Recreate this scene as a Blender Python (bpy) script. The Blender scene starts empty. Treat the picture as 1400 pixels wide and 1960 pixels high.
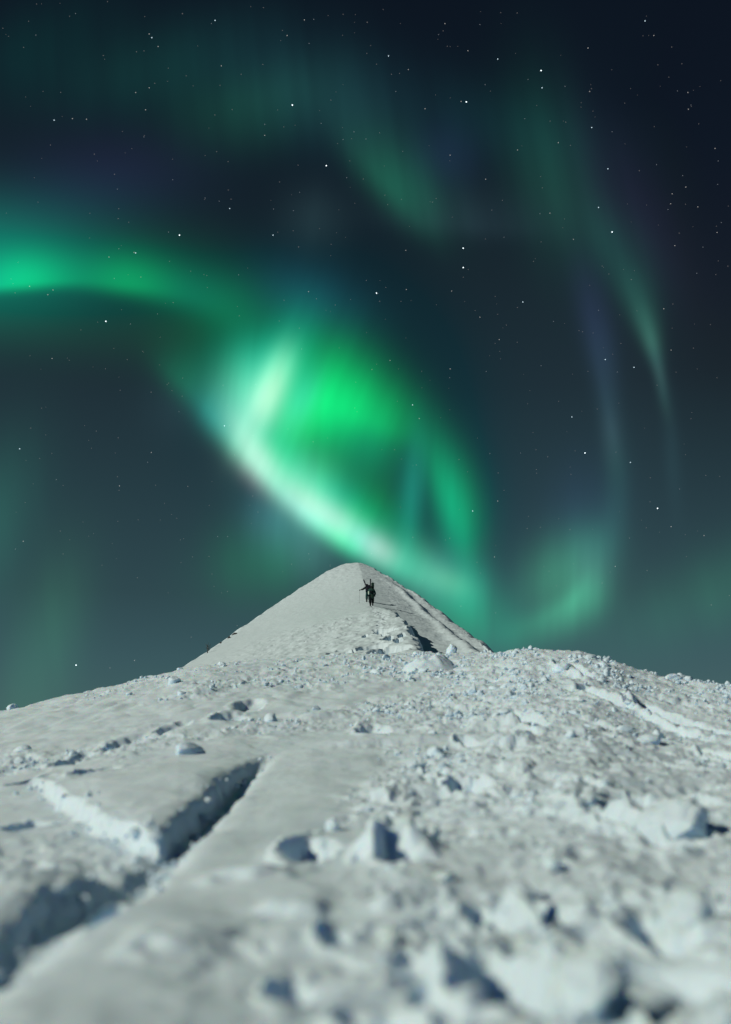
import bpy, bmesh, math, random
import numpy as np
from mathutils import Vector, Matrix

random.seed(7)
rng = np.random.default_rng(7)
scene = bpy.context.scene
COL = scene.collection

# ------------------------------------------------------------------ camera
H_CAM = 0.55
FPX = 35.0 / 36.0 * 1960.0            # focal length in photograph pixels
PITCH = math.atan(470.0 / FPX)        # camera tilted up
cam_d = bpy.data.cameras.new("camera")
cam_d.sensor_fit = 'VERTICAL'
cam_d.sensor_height = 36.0
cam_d.sensor_width = 36.0
cam_d.lens = 35.0
cam_d.clip_start = 0.05
cam_d.clip_end = 60000.0
cam_d.dof.use_dof = True
cam_d.dof.focus_distance = 88.0
cam_d.dof.aperture_fstop = 0.85
cam = bpy.data.objects.new("camera", cam_d)
cam.location = (0, 0, H_CAM)
cam.rotation_euler = (math.pi / 2 + PITCH, 0, 0)
COL.objects.link(cam)
scene.camera = cam

# ------------------------------------------------------------------ view
scene.view_settings.view_transform = 'Standard'
scene.view_settings.look = 'None'
scene.view_settings.exposure = 0.0
scene.view_settings.gamma = 1.0
scene.view_settings.use_curve_mapping = False
scene.render.engine = 'CYCLES'
scene.cycles.max_bounces = 6
scene.cycles.diffuse_bounces = 2

# ------------------------------------------------------------------ moonlight
SUN_EL = math.radians(33.0)
SUN_BACK = math.radians(25.0)         # from the left and a little behind the camera
SUN_DIR = Vector((-math.cos(SUN_EL) * math.cos(SUN_BACK), -math.cos(SUN_EL) * math.sin(SUN_BACK), math.sin(SUN_EL)))
moon_d = bpy.data.lights.new("moon", 'SUN')
moon_d.energy = 4.1
moon_d.angle = math.radians(0.5)
moon_d.color = (1.0, 0.825, 0.60)
moon = bpy.data.objects.new("moon", moon_d)
moon.rotation_euler = SUN_DIR.to_track_quat('Z', 'Y').to_euler()
COL.objects.link(moon)

# ------------------------------------------------------------------ sky
def px_dir(x, y):
    """direction of a photograph pixel (1400 x 1960)"""
    a, b = (x - 700.0) / FPX, (980.0 - y) / FPX
    d = np.array([a, math.cos(PITCH) - b * math.sin(PITCH), math.sin(PITCH) + b * math.cos(PITCH)])
    return d / np.linalg.norm(d)

def px_azel(x, y):
    d = px_dir(x, y)
    return np.array([math.degrees(math.atan2(d[0], d[1])), math.degrees(math.asin(d[2]))])

def lin(c):
    r = []
    for v in c:
        s = -1.0 if v < 0 else 1.0
        v = abs(v) / 255.0
        r.append(s * (v / 12.92 if v <= 0.04045 else ((v + 0.055) / 1.055) ** 2.4))
    return r

world = bpy.data.worlds.new("World")
scene.world = world
world.use_nodes = True
NT = world.node_tree
NT.nodes.clear()
def wn(t): return NT.nodes.new(t)
def wl(a, b): NT.links.new(a, b)
def math_node(op, a, b=None, c=None):
    n = wn('ShaderNodeMath'); n.operation = op
    for i, v in enumerate((a, b, c)):
        if v is None: continue
        if isinstance(v, (int, float)): n.inputs[i].default_value = v
        else: wl(v, n.inputs[i])
    return n.outputs[0]
w_out = wn('ShaderNodeOutputWorld')
w_bg = wn('ShaderNodeBackground')
w_sky = wn('ShaderNodeTexSky'); w_sky.sky_type = 'NISHITA'; w_sky.sun_disc = False
w_sky.sun_elevation = SUN_EL
w_sky.sun_rotation = math.atan2(SUN_DIR.x, SUN_DIR.y)
w_sky.air_density = 1.0; w_sky.dust_density = 0.0; w_sky.ozone_density = 4.0
wl(w_sky.outputs[0], w_bg.inputs[0]); w_bg.inputs[1].default_value = 0.006
w_tc = wn('ShaderNodeTexCoord')
w_sep = wn('ShaderNodeSeparateXYZ'); wl(w_tc.outputs['Generated'], w_sep.inputs[0])
AZ = math_node('MULTIPLY', math_node('ARCTAN2', w_sep.outputs[0], w_sep.outputs[1]), 180 / math.pi)
EL = math_node('MULTIPLY', math_node('ARCSINE', w_sep.outputs[2]), 180 / math.pi)
# slow wavering of the curtains
w_cmb0 = wn('ShaderNodeCombineXYZ'); wl(AZ, w_cmb0.inputs[0]); wl(EL, w_cmb0.inputs[1]); w_cmb0.inputs[2].default_value = 1.0
P = w_cmb0.outputs[0]
# airglow: brighter towards the horizon
w_ramp = wn('ShaderNodeValToRGB')
wl(math_node('DIVIDE', EL, 45.0), w_ramp.inputs[0])
GLOW = [(0.0, (50, 88, 90)), (0.12, (42, 73, 77)), (0.20, (34, 59, 60)), (0.33, (27, 48, 49)),
        (0.46, (20, 34, 34)), (0.60, (14, 25, 24)), (0.78, (1, 5, 6)), (1.0, (0, 0, 0))]
el_ = w_ramp.color_ramp.elements
while len(el_) < len(GLOW): el_.new(0.5)
for e, (p, c) in zip(el_, GLOW):
    e.position = p; e.color = (*lin(c), 1)
acc = w_ramp.outputs[0]
layers = []
def new_layer(rays=None):
    """rays: (photo tilt in degrees, rays per degree, strength): curtains are built of fine parallel rays"""
    global acc
    if rays:
        t = math.radians(rays[0])
        cmb = wn('ShaderNodeCombineXYZ')
        for k, (a_, e_, f_) in enumerate(((math.sin(t), math.cos(t), rays[1]), (math.cos(t), -math.sin(t), rays[1] * 0.07))):
            n = wn('ShaderNodeVectorMath'); n.operation = 'DOT_PRODUCT'; wl(P, n.inputs[0]); n.inputs[1].default_value = (a_ * f_, e_ * f_, 0)
            wl(n.outputs['Value'], cmb.inputs[k])
        nz = wn('ShaderNodeTexNoise'); nz.noise_dimensions = '2D'; nz.inputs['Scale'].default_value = 1.0; nz.inputs['Detail'].default_value = 2.0
        wl(cmb.outputs[0], nz.inputs['Vector'])
        f = math_node('MULTIPLY_ADD', nz.outputs['Fac'], rays[2] * 2, 1.0 - rays[2])
        n = wn('ShaderNodeVectorMath'); n.operation = 'SCALE'; wl(acc, n.inputs[0]); wl(f, n.inputs['Scale']); acc = n.outputs[0]
    layers.append(acc); acc = None

def blob(x, y, a, b, ang, col, lower=1.0, linear=False):
    """soft patch of aurora: centre, half-lengths along / across, tilt (photo degrees, clockwise), light;
    lower > 1 makes the side that lies clockwise-across sharper"""
    global acc
    t = math.radians(ang)
    c0 = px_azel(x, y); h = 4.0
    J = np.array([(px_azel(x + h, y) - px_azel(x - h, y)) / (2 * h), (px_azel(x, y + h) - px_azel(x, y - h)) / (2 * h)]).T
    A = J @ np.array([[math.cos(t) * a, -math.sin(t) * b], [math.sin(t) * a, math.cos(t) * b]])
    M = np.linalg.inv(A)
    off = -M @ c0
    def dot(row):
        n = wn('ShaderNodeVectorMath'); n.operation = 'DOT_PRODUCT'
        wl(P, n.inputs[0]); n.inputs[1].default_value = (M[row, 0], M[row, 1], off[row])
        return n.outputs['Value']
    X = dot(0); Y = dot(1)
    if lower != 1.0:
        Y = math_node('MAXIMUM', math_node('MULTIPLY', Y, lower), math_node('MULTIPLY', Y, -1.0))
    q = math_node('MULTIPLY_ADD', X, X, math_node('MULTIPLY', Y, Y))
    e = math_node('POWER', math.exp(-1), q)
    n = wn('ShaderNodeVectorMath'); n.operation = 'MULTIPLY_ADD'
    n.inputs[0].default_value = col if linear else lin(col)
    wl(e, n.inputs[1])
    if acc is None: n.inputs[2].default_value = (0, 0, 0)
    else: wl(acc, n.inputs[2])
    acc = n.outputs[0]

blob(1400, 640, 160, 420, 0, (-12, -26, -32))
# the strong green drowns the reddish part of the airglow
blob(60, 530, 330, 60, 4, (-40, 0, 0))
blob(650, 770, 190, 170, 40, (-60, 0, 0))
blob(850, 930, 130, 80, 66, (-44, 0, 0))
n_max = wn('ShaderNodeVectorMath'); n_max.operation = 'MAXIMUM'; wl(acc, n_max.inputs[0]); n_max.inputs[1].default_value = (0, 0, 0)
acc = n_max.outputs[0]
# patches of aurora light: x, y, half-length, half-width, tilt, r, g, b, sharpness of the lower edge
# --- left arm of the aurora
for q in [
    (-160, 583, 68, 54, -14, 0, 0.2448, 0.0949, 3.6),
    (-95, 567, 68, 54, -14, 0, 0.2216, 0.0868, 3.6),
    (-29, 550, 68, 54, -13, 0, 0.0845, 0.061, 3.6),
    (37, 540, 68, 54, -5, 0, 0.3481, 0.1059, 3.4),
    (105, 535, 68, 54, -2, 0, 0.1425, 0.0475, 3.1),
    (172, 537, 66, 53, 3, 0, 0.0609, 0.0219, 2.7),
    (239, 540, 65, 52, 6, 0, 0.1926, 0.0471, 2.3),
    (303, 551, 66, 53, 11, 0, 0.1002, 0.0319, 1.9),
    (368, 564, 67, 54, 15, 0, 0.035, 0.0259, 1.6),
    (430, 588, 71, 57, 24, 0, 0.0619, 0.0222, 1.3),
    (-60, 490, 260, 95, 4, 0, 0.1683, 0.102, 0.8),
    (260, 520, 240, 90, 8, 0, 0, 0.0038, 0.9),
    (440, 590, 190, 85, 22, 0, 0.0469, 0.0116, 0.9),
    (80, 400, 230, 80, -6, 0.0016, 0.0094, 0.0234, 1.0),
    (220, 320, 170, 75, 0, 0.0045, 0.002, 0.0126, 1.0),
    (200, 640, 260, 60, 6, 0, 0.009, 0.0001, 1.0),
]:
    blob(*q[:5], q[5:8], q[8], linear=True)
new_layer(None)
# --- main curtain
for q in [
    (346, 722, 55, 58, 46, 0, 0.0566, 0.0262, 2.0),
    (426, 806, 65, 69, 49, 0.0035, 0.1648, 0.1602, 2.3),
    (468, 856, 66, 70, 48, 0, 0.1641, 0.0754, 2.6),
    (514, 904, 65, 68, 46, 0, 0.6213, 0.2768, 2.7),
    (559, 950, 62, 66, 42, 0.1413, 0.1611, 0.2289, 2.7),
    (607, 990, 61, 64, 38, 0, 0.495, 0.3582, 2.7),
    (657, 1025, 58, 61, 34, 0, 0.5314, 0.106, 2.6),
    (706, 1056, 54, 57, 29, 0, 0.1845, 0.1292, 2.4),
    (755, 1078, 49, 52, 19, 0.004, 0.1832, 0.0835, 1.8),
    (801, 1095, 46, 49, 22, 0.0429, 0.2655, 0.1536, 1.3),
    (843, 1113, 47, 50, 21, 0.0165, 0.0917, 0.09, 1.2),
    (888, 1128, 50, 52, 17, 0.0028, 0.1627, 0.0881, 1.1),
    (522, 742, 105, 42, 112, 0, 0.4676, 0.3045, 1.0),
    (478, 818, 85, 52, 108, 0.0378, 0, 0.0113, 1.0),
    (578, 772, 66, 26, 112, 0.023, 0.0961, 0.1516, 1.0),
    (650, 750, 112, 78, 48, 0, 0.43, 0.0912, 1.0),
    (702, 795, 82, 62, 22, 0, 0.1992, 0.036, 1.9),
    (590, 835, 80, 40, 30, 0, 0.0047, 0, 1.0),
    (590, 575, 110, 66, 20, 0.0029, 0.0307, 0.0542, 1.0),
    (680, 680, 130, 66, 50, 0, 0.001, 0.0045, 1.0),
    (440, 690, 140, 85, 35, 0, 0.0181, 0, 1.0),
    (372, 745, 60, 40, 40, 0, 0.0131, 0, 1.3),
    (625, 890, 130, 52, 40, 0, 0.005, 0, 1.0),
    (715, 930, 130, 70, 48, 0, 0.0333, 0, 1.0),
    (738, 985, 75, 40, 52, 0, 0.0527, 0.0016, 1.0),
    (722, 1050, 54, 28, 36, 0, 0.0556, 0.0797, 1.0),
    (862, 1114, 46, 26, 22, 0.0205, 0.0388, 0.0334, 1.0),
    (470, 840, 55, 30, 62, 0.1889, 0.2138, 0.1725, 1.0),
    (500, 890, 50, 30, 55, 0.3259, 0.0501, 0.2178, 1.0),
    (545, 935, 50, 30, 45, 0.0631, 0, 0.002, 1.0),
    (595, 968, 50, 29, 38, 0.2082, 0, 0.002, 1.0),
    (642, 998, 50, 28, 34, 0.2709, 0, 0.1771, 1.0),
    (690, 1030, 45, 27, 36, 0.0198, 0.0021, 0.1236, 1.0),
    (722, 1050, 40, 25, 36, 0.2861, 0.1672, 0.1531, 1.0),
    (522, 738, 60, 26, 112, 0.2928, 0.0093, 0.0472, 1.0),
    (500, 780, 50, 30, 108, 0.1545, 0.0674, 0.0801, 1.0),
    (560, 815, 60, 40, 110, 0.0075, 0.2558, 0.0265, 1.0),
    (855, 1112, 40, 26, 24, 0.0298, 0.0733, 0.0114, 1.0),
    (540, 700, 40, 26, 112, 0.0151, 0.155, 0.083, 1.0),
]:
    blob(*q[:5], q[5:8], q[8], linear=True)
new_layer((114, 0.5, 0.28))
# --- folded curtain and the swirl low on the right
for q in [
    (855, 930, 115, 50, 68, 0, 0.1623, 0.0493, 1.6),
    (868, 990, 100, 30, 80, 0, 0.2023, 0.0921, 1.0),
    (890, 975, 100, 28, 90, 0, 0.0342, 0.0072, 1.3),
    (786, 955, 110, 28, 96, 0, 0.0679, 0.0566, 1.0),
    (880, 1135, 160, 80, 15, 0, 0, 0.0119, 1.0),
    (960, 1060, 150, 80, 80, 0, 0, 0.0034, 1.0),
    (1130, 1045, 46, 44, 97, 0.0045, 0.0386, 0.0277, 1.3),
    (1124, 1091, 46, 44, 100, 0.0118, 0.0182, 0.0272, 1.7),
    (1114, 1136, 46, 44, 119, 0.0232, 0.1814, 0.097, 1.9),
    (1081, 1166, 46, 44, 145, 0.0174, 0.1304, 0.0674, 1.8),
    (1041, 1189, 47, 45, 155, 0.0064, 0.0707, 0.0345, 1.7),
    (998, 1209, 48, 46, 157, 0.0016, 0.0343, 0.012, 1.5),
    (953, 1227, 50, 47, 158, 0.0003, 0.0307, 0.0228, 1.2),
    (1082, 1098, 84, 64, 130, 0.0283, 0.1922, 0.0936, 1.0),
    (1110, 1010, 110, 66, 95, 0.0049, 0.0107, 0.0333, 1.0),
    (540, 985, 62, 62, 0, 0.0341, 0.1034, 0.1383, 1.0),
    (480, 700, 62, 62, 0, 0, 0.2446, 0.1474, 1.0),
    (600, 925, 62, 62, 0, 0, 0.2757, 0.0542, 1.0),
    (700, 850, 62, 62, 0, 0, 0.0705, 0.0395, 1.0),
    (610, 790, 62, 62, 0, 0, 0.3571, 0.0852, 1.0),
    (600, 1045, 62, 62, 0, 0.0218, 0.0602, 0.0629, 1.0),
    (480, 760, 62, 62, 0, 0.0946, 0.3593, 0.2118, 1.0),
    (800, 875, 62, 62, 0, 0.0006, 0, 0, 1.0),
    (930, 1190, 62, 62, 0, 0, 0.1306, 0.0571, 1.0),
    (850, 1170, 62, 62, 0, 0.0009, 0.1412, 0.0564, 1.0),
    (340, 775, 62, 62, 0, 0.0051, 0.011, 0.0139, 1.0),
    (600, 420, 62, 62, 0, 0.0077, 0.0173, 0.0191, 1.0),
    (1140, 1110, 62, 62, 0, 0.0013, 0, 0, 1.0),
    (850, 300, 62, 62, 0, 0.004, 0.008, 0.0247, 1.0),
    (690, 1050, 62, 62, 0, 0, 0.0009, 0.0008, 1.0),
]:
    blob(*q[:5], q[5:8], q[8], linear=True)
blob(792, 930, 95, 20, 96, (0.004, 0.07, 0.045), 1.0, linear=True)
blob(1178, 985, 100, 24, 95, (0.006, 0.030, 0.030), 1.0, linear=True)
new_layer((94, 0.7, 0.30))
# --- right-hand curtains, high arc and low glows
for q in [
    (1125, 540, 68, 34, 79, 0.0035, 0.0038, 0.0134, 1.0),
    (1138, 607, 63, 31, 79, 0.006, 0.0082, 0.0253, 1.0),
    (1150, 668, 56, 28, 80, 0.0076, 0.0156, 0.0321, 1.0),
    (1159, 724, 49, 24, 82, 0.0066, 0.0145, 0.0243, 1.0),
    (1165, 772, 44, 22, 83, 0.0058, 0.0168, 0.0228, 1.0),
    (1170, 816, 40, 20, 84, 0.0121, 0.0257, 0.0316, 1.0),
    (1173, 856, 40, 20, 85, 0.0093, 0.0226, 0.0244, 1.0),
    (1176, 896, 41, 20, 87, 0.0027, 0.0131, 0.0092, 1.0),
    (1090, 390, 125, 66, 41, 0.0016, 0.0054, 0.0038, 1.0),
    (1179, 477, 95, 50, 56, 0.0026, 0.0297, 0.0214, 1.0),
    (1219, 562, 57, 30, 69, 0.0076, 0.0491, 0.0351, 1.0),
    (1237, 617, 40, 21, 72, 0.0169, 0.0758, 0.0544, 1.0),
    (1248, 655, 31, 16, 76, 0.0226, 0.0821, 0.0613, 1.0),
    (1256, 685, 27, 14, 76, 0.0113, 0.0399, 0.0374, 1.0),
    (1262, 711, 26, 12, 78, 0.0136, 0.0351, 0.0318, 1.0),
    (1267, 737, 26, 12, 80, 0.0091, 0.0261, 0.0246, 1.0),
    (1271, 762, 26, 12, 80, 0.0047, 0.0162, 0.0143, 1.0),
    (1276, 788, 26, 12, 80, 0.0027, 0.0072, 0.0043, 1.0),
    (1055, 330, 170, 74, 80, 0.003, 0.0314, 0.0192, 1.0),
    (1200, 400, 190, 66, 62, 0.0056, 0.0017, 0.0128, 1.0),
    (1210, 720, 230, 60, 82, 0.0005, 0, 0, 1.0),
    (490, 200, 140, 80, 165, 0.0036, 0.0367, 0.0204, 1.2),
    (300, 135, 210, 80, 165, 0.0016, 0.0215, 0.0169, 1.0),
    (610, 180, 190, 100, 20, 0.0038, 0.0181, 0.026, 1.0),
    (720, 315, 150, 84, 50, 0.0049, 0.031, 0.0197, 1.9),
    (760, 365, 90, 60, 48, 0.0021, 0.0585, 0.0292, 1.9),
    (60, 90, 180, 80, -25, 0, 0.0107, 0.0081, 1.0),
    (890, 425, 150, 60, 4, 0.0063, 0.0133, 0.017, 2.0),
    (520, 1065, 110, 75, 160, 0, 0.0695, 0.0221, 1.0),
    (90, 1230, 170, 66, 105, 0.0081, 0.0515, 0.0211, 1.0),
    (-20, 1010, 170, 80, 110, 0.0048, 0.0456, 0.0294, 1.0),
    (1390, 1130, 260, 76, -22, 0.006, 0.0505, 0.0243, 1.0),
]:
    blob(*q[:5], q[5:8], q[8], linear=True)
blob(1286, 860, 110, 16, 86, (0.004, 0.012, 0.014), 1.0, linear=True)
blob(960, 240, 170, 70, 18, (0.001, 0.011, 0.011), 1.0, linear=True)
new_layer((80, 0.45, 0.42))
sh = w_bg.outputs[0]
for lay in layers:
    g_ = wn('ShaderNodeBackground'); wl(lay, g_.inputs[0]); g_.inputs[1].default_value = 1.0
    a_ = wn('ShaderNodeAddShader'); wl(sh, a_.inputs[0]); wl(g_.outputs[0], a_.inputs[1]); sh = a_.outputs[0]
wl(sh, w_out.inputs[0])

# ------------------------------------------------------------------ helpers
def h32(ix, iy, seed):
    a = (ix.astype(np.int64) * 374761393 + iy.astype(np.int64) * 668265263 + seed * 2147483647 + 1013904223) & 0xFFFFFFFF
    a = ((a ^ (a >> 13)) * 1274126177) & 0xFFFFFFFF
    a = ((a ^ (a >> 16)) * 2246822519) & 0xFFFFFFFF
    return (a ^ (a >> 15)) & 0xFFFFFFFF
def hf(ix, iy, seed): return h32(ix, iy, seed) / 4294967295.0
def noise(x, y, seed=0):
    ix, iy = np.floor(x), np.floor(y)
    fx, fy = x - ix, y - iy
    ux, uy = fx * fx * fx * (fx * (fx * 6 - 15) + 10), fy * fy * fy * (fy * (fy * 6 - 15) + 10)
    def g(dx, dy):
        a = hf(ix + dx, iy + dy, seed) * 2 * math.pi
        return np.cos(a) * (fx - dx) + np.sin(a) * (fy - dy)
    n0 = g(0, 0) + (g(1, 0) - g(0, 0)) * ux
    n1 = g(0, 1) + (g(1, 1) - g(0, 1)) * ux
    return (n0 + (n1 - n0) * uy) * 1.5
def fbm(x, y, octv=4, seed=0, gain=0.5):
    s = 0.0; a = 1.0
    for o in range(octv):
        s = s + a * noise(x * 2 ** o + 17.3 * o, y * 2 ** o - 9.1 * o, seed + o); a *= gain
    return s
def clods(x, y, seed, prob=0.6, rmin=0.25, rmax=0.55):
    """field of lumps, cell size 1: height 0..1"""
    ix, iy = np.floor(x), np.floor(y)
    out = np.zeros_like(x)
    for dx in (-1, 0, 1):
        for dy in (-1, 0, 1):
            cx, cy = ix + dx, iy + dy
            px, py = cx + hf(cx, cy, seed), cy + hf(cx, cy, seed + 1)
            r = rmin + (rmax - rmin) * hf(cx, cy, seed + 2) ** 1.6
            on = hf(cx, cy, seed + 3) < prob
            st = 0.7 + 0.6 * hf(cx, cy, seed + 4)
            d2 = ((x - px) / (r * st)) ** 2 + ((y - py) * st / r) ** 2
            b = np.sqrt(np.clip(1 - d2, 0, 1)) * r * on
            out = np.maximum(out, b)
    return out
def sstep(a, b, x):
    t = np.clip((x - a) / (b - a), 0, 1); return t * t * (3 - 2 * t)
def interp(x, xs, ys): return np.interp(x, xs, ys)
def smooth_interp(x, xs, ys):
    """monotone-ish cubic through knots (Catmull tangents)"""
    xs = np.asarray(xs, float); ys = np.asarray(ys, float)
    m = np.gradient(ys, xs)
    x = np.clip(x, xs[0], xs[-1])
    i = np.clip(np.searchsorted(xs, x) - 1, 0, len(xs) - 2)
    hh = xs[i + 1] - xs[i]; t = (x - xs[i]) / hh
    return ((2 * t ** 3 - 3 * t ** 2 + 1) * ys[i] + (t ** 3 - 2 * t ** 2 + t) * hh * m[i]
            + (-2 * t ** 3 + 3 * t ** 2) * ys[i + 1] + (t ** 3 - t ** 2) * hh * m[i + 1])

def mesh_obj(name, verts, faces, mat=None, parent=None, smooth=True):
    me = bpy.data.meshes.new(name)
    verts = np.asarray(verts, np.float32); faces = np.asarray(faces, np.int32)
    k = faces.shape[1]
    me.vertices.add(len(verts)); me.vertices.foreach_set('co', verts.ravel())
    me.loops.add(faces.size); me.loops.foreach_set('vertex_index', faces.ravel())
    me.polygons.add(len(faces))
    me.polygons.foreach_set('loop_start', np.arange(0, faces.size, k, dtype=np.int32))
    me.polygons.foreach_set('use_smooth', np.full(len(faces), smooth, dtype=bool))
    me.update(calc_edges=True); me.validate()
    o = bpy.data.objects.new(name, me); COL.objects.link(o)
    if mat: me.materials.append(mat)
    if parent: o.parent = parent
    return o
def grid_faces(nr, nc, wrap=False):
    r = np.arange(nr - 1)[:, None]; c = np.arange(nc if wrap else nc - 1)[None, :]
    c2 = (c + 1) % nc
    return np.stack([r * nc + c, r * nc + c2, (r + 1) * nc + c2, (r + 1) * nc + c], -1).reshape(-1, 4)
def tag(o, label=None, cat=None, group=None, kind=None):
    if label: o['label'] = label
    if cat: o['category'] = cat
    if group: o['group'] = group
    if kind: o['kind'] = kind
    return o

# ------------------------------------------------------------------ materials
def snow_material(name, base, rough=0.55, bump=0.3, scale=40.0, sss=0.12, depth=0.075):
    m = bpy.data.materials.new(name); m.use_nodes = True
    nt = m.node_tree; b = nt.nodes['Principled BSDF']
    tc = nt.nodes.new('ShaderNodeTexCoord')
    n1 = nt.nodes.new('ShaderNodeTexNoise'); n1.inputs['Scale'].default_value = 1.3; n1.inputs['Detail'].default_value = 6
    nt.links.new(tc.outputs['Object'], n1.inputs['Vector'])
    r = nt.nodes.new('ShaderNodeValToRGB')
    r.color_ramp.elements[0].position = 0.3; r.color_ramp.elements[1].position = 0.7
    r.color_ramp.elements[0].color = (base[0] * 0.94, base[1] * 0.955, base[2] * 0.97, 1)
    r.color_ramp.elements[1].color = (*base, 1)
    nt.links.new(n1.outputs['Fac'], r.inputs['Fac']); nt.links.new(r.outputs['Color'], b.inputs['Base Color'])
    n2 = nt.nodes.new('ShaderNodeTexNoise'); n2.inputs['Scale'].default_value = scale; n2.inputs['Detail'].default_value = 5
    n2.inputs['Roughness'].default_value = 0.65
    nt.links.new(tc.outputs['Object'], n2.inputs['Vector'])
    bp = nt.nodes.new('ShaderNodeBump'); bp.inputs['Strength'].default_value = bump; bp.inputs['Distance'].default_value = 0.6 / scale
    nt.links.new(n2.outputs['Fac'], bp.inputs['Height']); nt.links.new(bp.outputs['Normal'], b.inputs['Normal'])
    b.inputs['Roughness'].default_value = rough
    b.inputs['Specular IOR Level'].default_value = 0.25
    b.inputs['Subsurface Weight'].default_value = sss
    b.inputs['Subsurface Radius'].default_value = (0.10, 0.38, 1.0)
    b.inputs['Subsurface Scale'].default_value = depth
    return m
def plain(name, col, rough=0.7, var=0.25, scale=12.0, spec=0.3, metal=0.0):
    m = bpy.data.materials.new(name); m.use_nodes = True
    nt = m.node_tree; b = nt.nodes['Principled BSDF']
    tc = nt.nodes.new('ShaderNodeTexCoord')
    n1 = nt.nodes.new('ShaderNodeTexNoise'); n1.inputs['Scale'].default_value = scale; n1.inputs['Detail'].default_value = 4
    nt.links.new(tc.outputs['Object'], n1.inputs['Vector'])
    r = nt.nodes.new('ShaderNodeValToRGB')
    r.color_ramp.elements[0].color = (*[c * (1 - var) for c in col], 1); r.color_ramp.elements[1].color = (*[min(1, c * (1 + var)) for c in col], 1)
    nt.links.new(n1.outputs['Fac'], r.inputs['Fac']); nt.links.new(r.outputs['Color'], b.inputs['Base Color'])
    b.inputs['Roughness'].default_value = rough; b.inputs['Specular IOR Level'].default_value = spec
    b.inputs['Metallic'].default_value = metal
    return m
SNOW = snow_material("snow", (0.48, 0.68, 0.88), sss=0.42)
SNOW_DRY = snow_material("loose_snow", (0.48, 0.68, 0.88), sss=0.0)
SNOW_FAR = snow_material("wind_packed_snow", (0.455, 0.63, 0.79), bump=0.04, scale=6.0, sss=0.0)

# ------------------------------------------------------------------ ground shape
E_NEAR = -13.36
PD = [2.2, 3.2, 5.0, 9.0, 15.0, 22.0, 29.0, 34.0, 38.0]
PE = [-13.36, -9.4, -5.5, -1.41, 1.43, 3.45, 4.85, 5.42, 5.62]
CREST = [(-260, 1418), (-120, 1392), (0, 1364), (100, 1341), (200, 1319), (300, 1294), (350, 1281), (420, 1270), (500, 1263), (600, 1256), (700, 1252), (800, 1251),
         (870, 1254), (950, 1250), (1000, 1243), (1060, 1245), (1110, 1248), (1150, 1259), (1185, 1271), (1220, 1284), (1260, 1295), (1300, 1303), (1400, 1313), (1520, 1330), (1700, 1360)]
c_az = np.array([px_azel(*p)[0] for p in CREST]); c_el = np.array([px_azel(*p)[1] for p in CREST])
c_az = np.concatenate([[-180, -90, -60], c_az, [60, 90, 180]]); c_el = np.concatenate([[-1.0, -0.5, 0.5], c_el, [1.5, 0, -1.0]])
def crest_el(az): return np.interp(az, c_az, c_el)
def crest_dist(az): return np.interp(az, [-180, -60, -24, -12, -6, 2, 9, 16, 24, 60, 180], [14, 20, 27, 34, 38, 38, 33, 29, 25, 20, 14])
LPD, PEa = np.log(np.array(PD)), np.array(PE)
def base_ground(X, Y):
    az = np.degrees(np.arctan2(X, Y)); D = np.maximum(np.hypot(X, Y), 1e-3)
    ec, dc = crest_el(az), crest_dist(az)
    L = math.log(38 / 2.2)
    Dp = 2.2 * np.exp(np.log(np.maximum(D, 2.2) / 2.2) * L / np.log(dc / 2.2))
    e0 = smooth_interp(np.log(np.minimum(Dp, 38.0)), LPD, PEa)
    e = E_NEAR + (e0 - E_NEAR) * (ec - E_NEAR) / (PE[-1] - E_NEAR)
    z = H_CAM + np.minimum(np.maximum(D, 2.2), dc) * np.tan(np.radians(e))
    back = np.maximum(D - dc, 0)
    z = z - 0.38 * (np.sqrt(back ** 2 + 9.0) - 3.0)
    return np.maximum(z, -26.0 + 0.0 * z)
def ground_px(x, y):
    """where the ray of a photograph pixel meets the base ground"""
    d = px_dir(x, y); hd = math.hypot(d[0], d[1])
    D = np.exp(np.linspace(math.log(1.0), math.log(45), 1600))
    X, Y = d[0] / hd * D, d[1] / hd * D
    z = base_ground(X, Y); rz = H_CAM + D * d[2] / hd
    k = np.argmax(z >= rz) if (z >= rz).any() else np.argmin(rz - z)
    return float(X[k]), float(Y[k]), float(D[k])

def dist_poly(X, Y, pts, wx=None):
    """signed distance to a polygon, positive inside"""
    X = np.asarray(X); d = np.full(X.shape, 1e9); inside = np.zeros(X.shape, bool)
    n = len(pts)
    for i in range(n):
        x1, y1 = pts[i]; x2, y2 = pts[(i + 1) % n]
        t = np.clip(((X - x1) * (x2 - x1) + (Y - y1) * (y2 - y1)) / ((x2 - x1) ** 2 + (y2 - y1) ** 2), 0, 1)
        d = np.minimum(d, np.hypot(X - x1 - t * (x2 - x1), Y - y1 - t * (y2 - y1)))
        c = ((y1 > Y) != (y2 > Y)) & (X < (x2 - x1) * (Y - y1) / (y2 - y1 + 1e-12) + x1)
        inside ^= c
    return np.where(inside, d, -d)
G = lambda x, y: ground_px(x, y)[:2]

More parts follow.
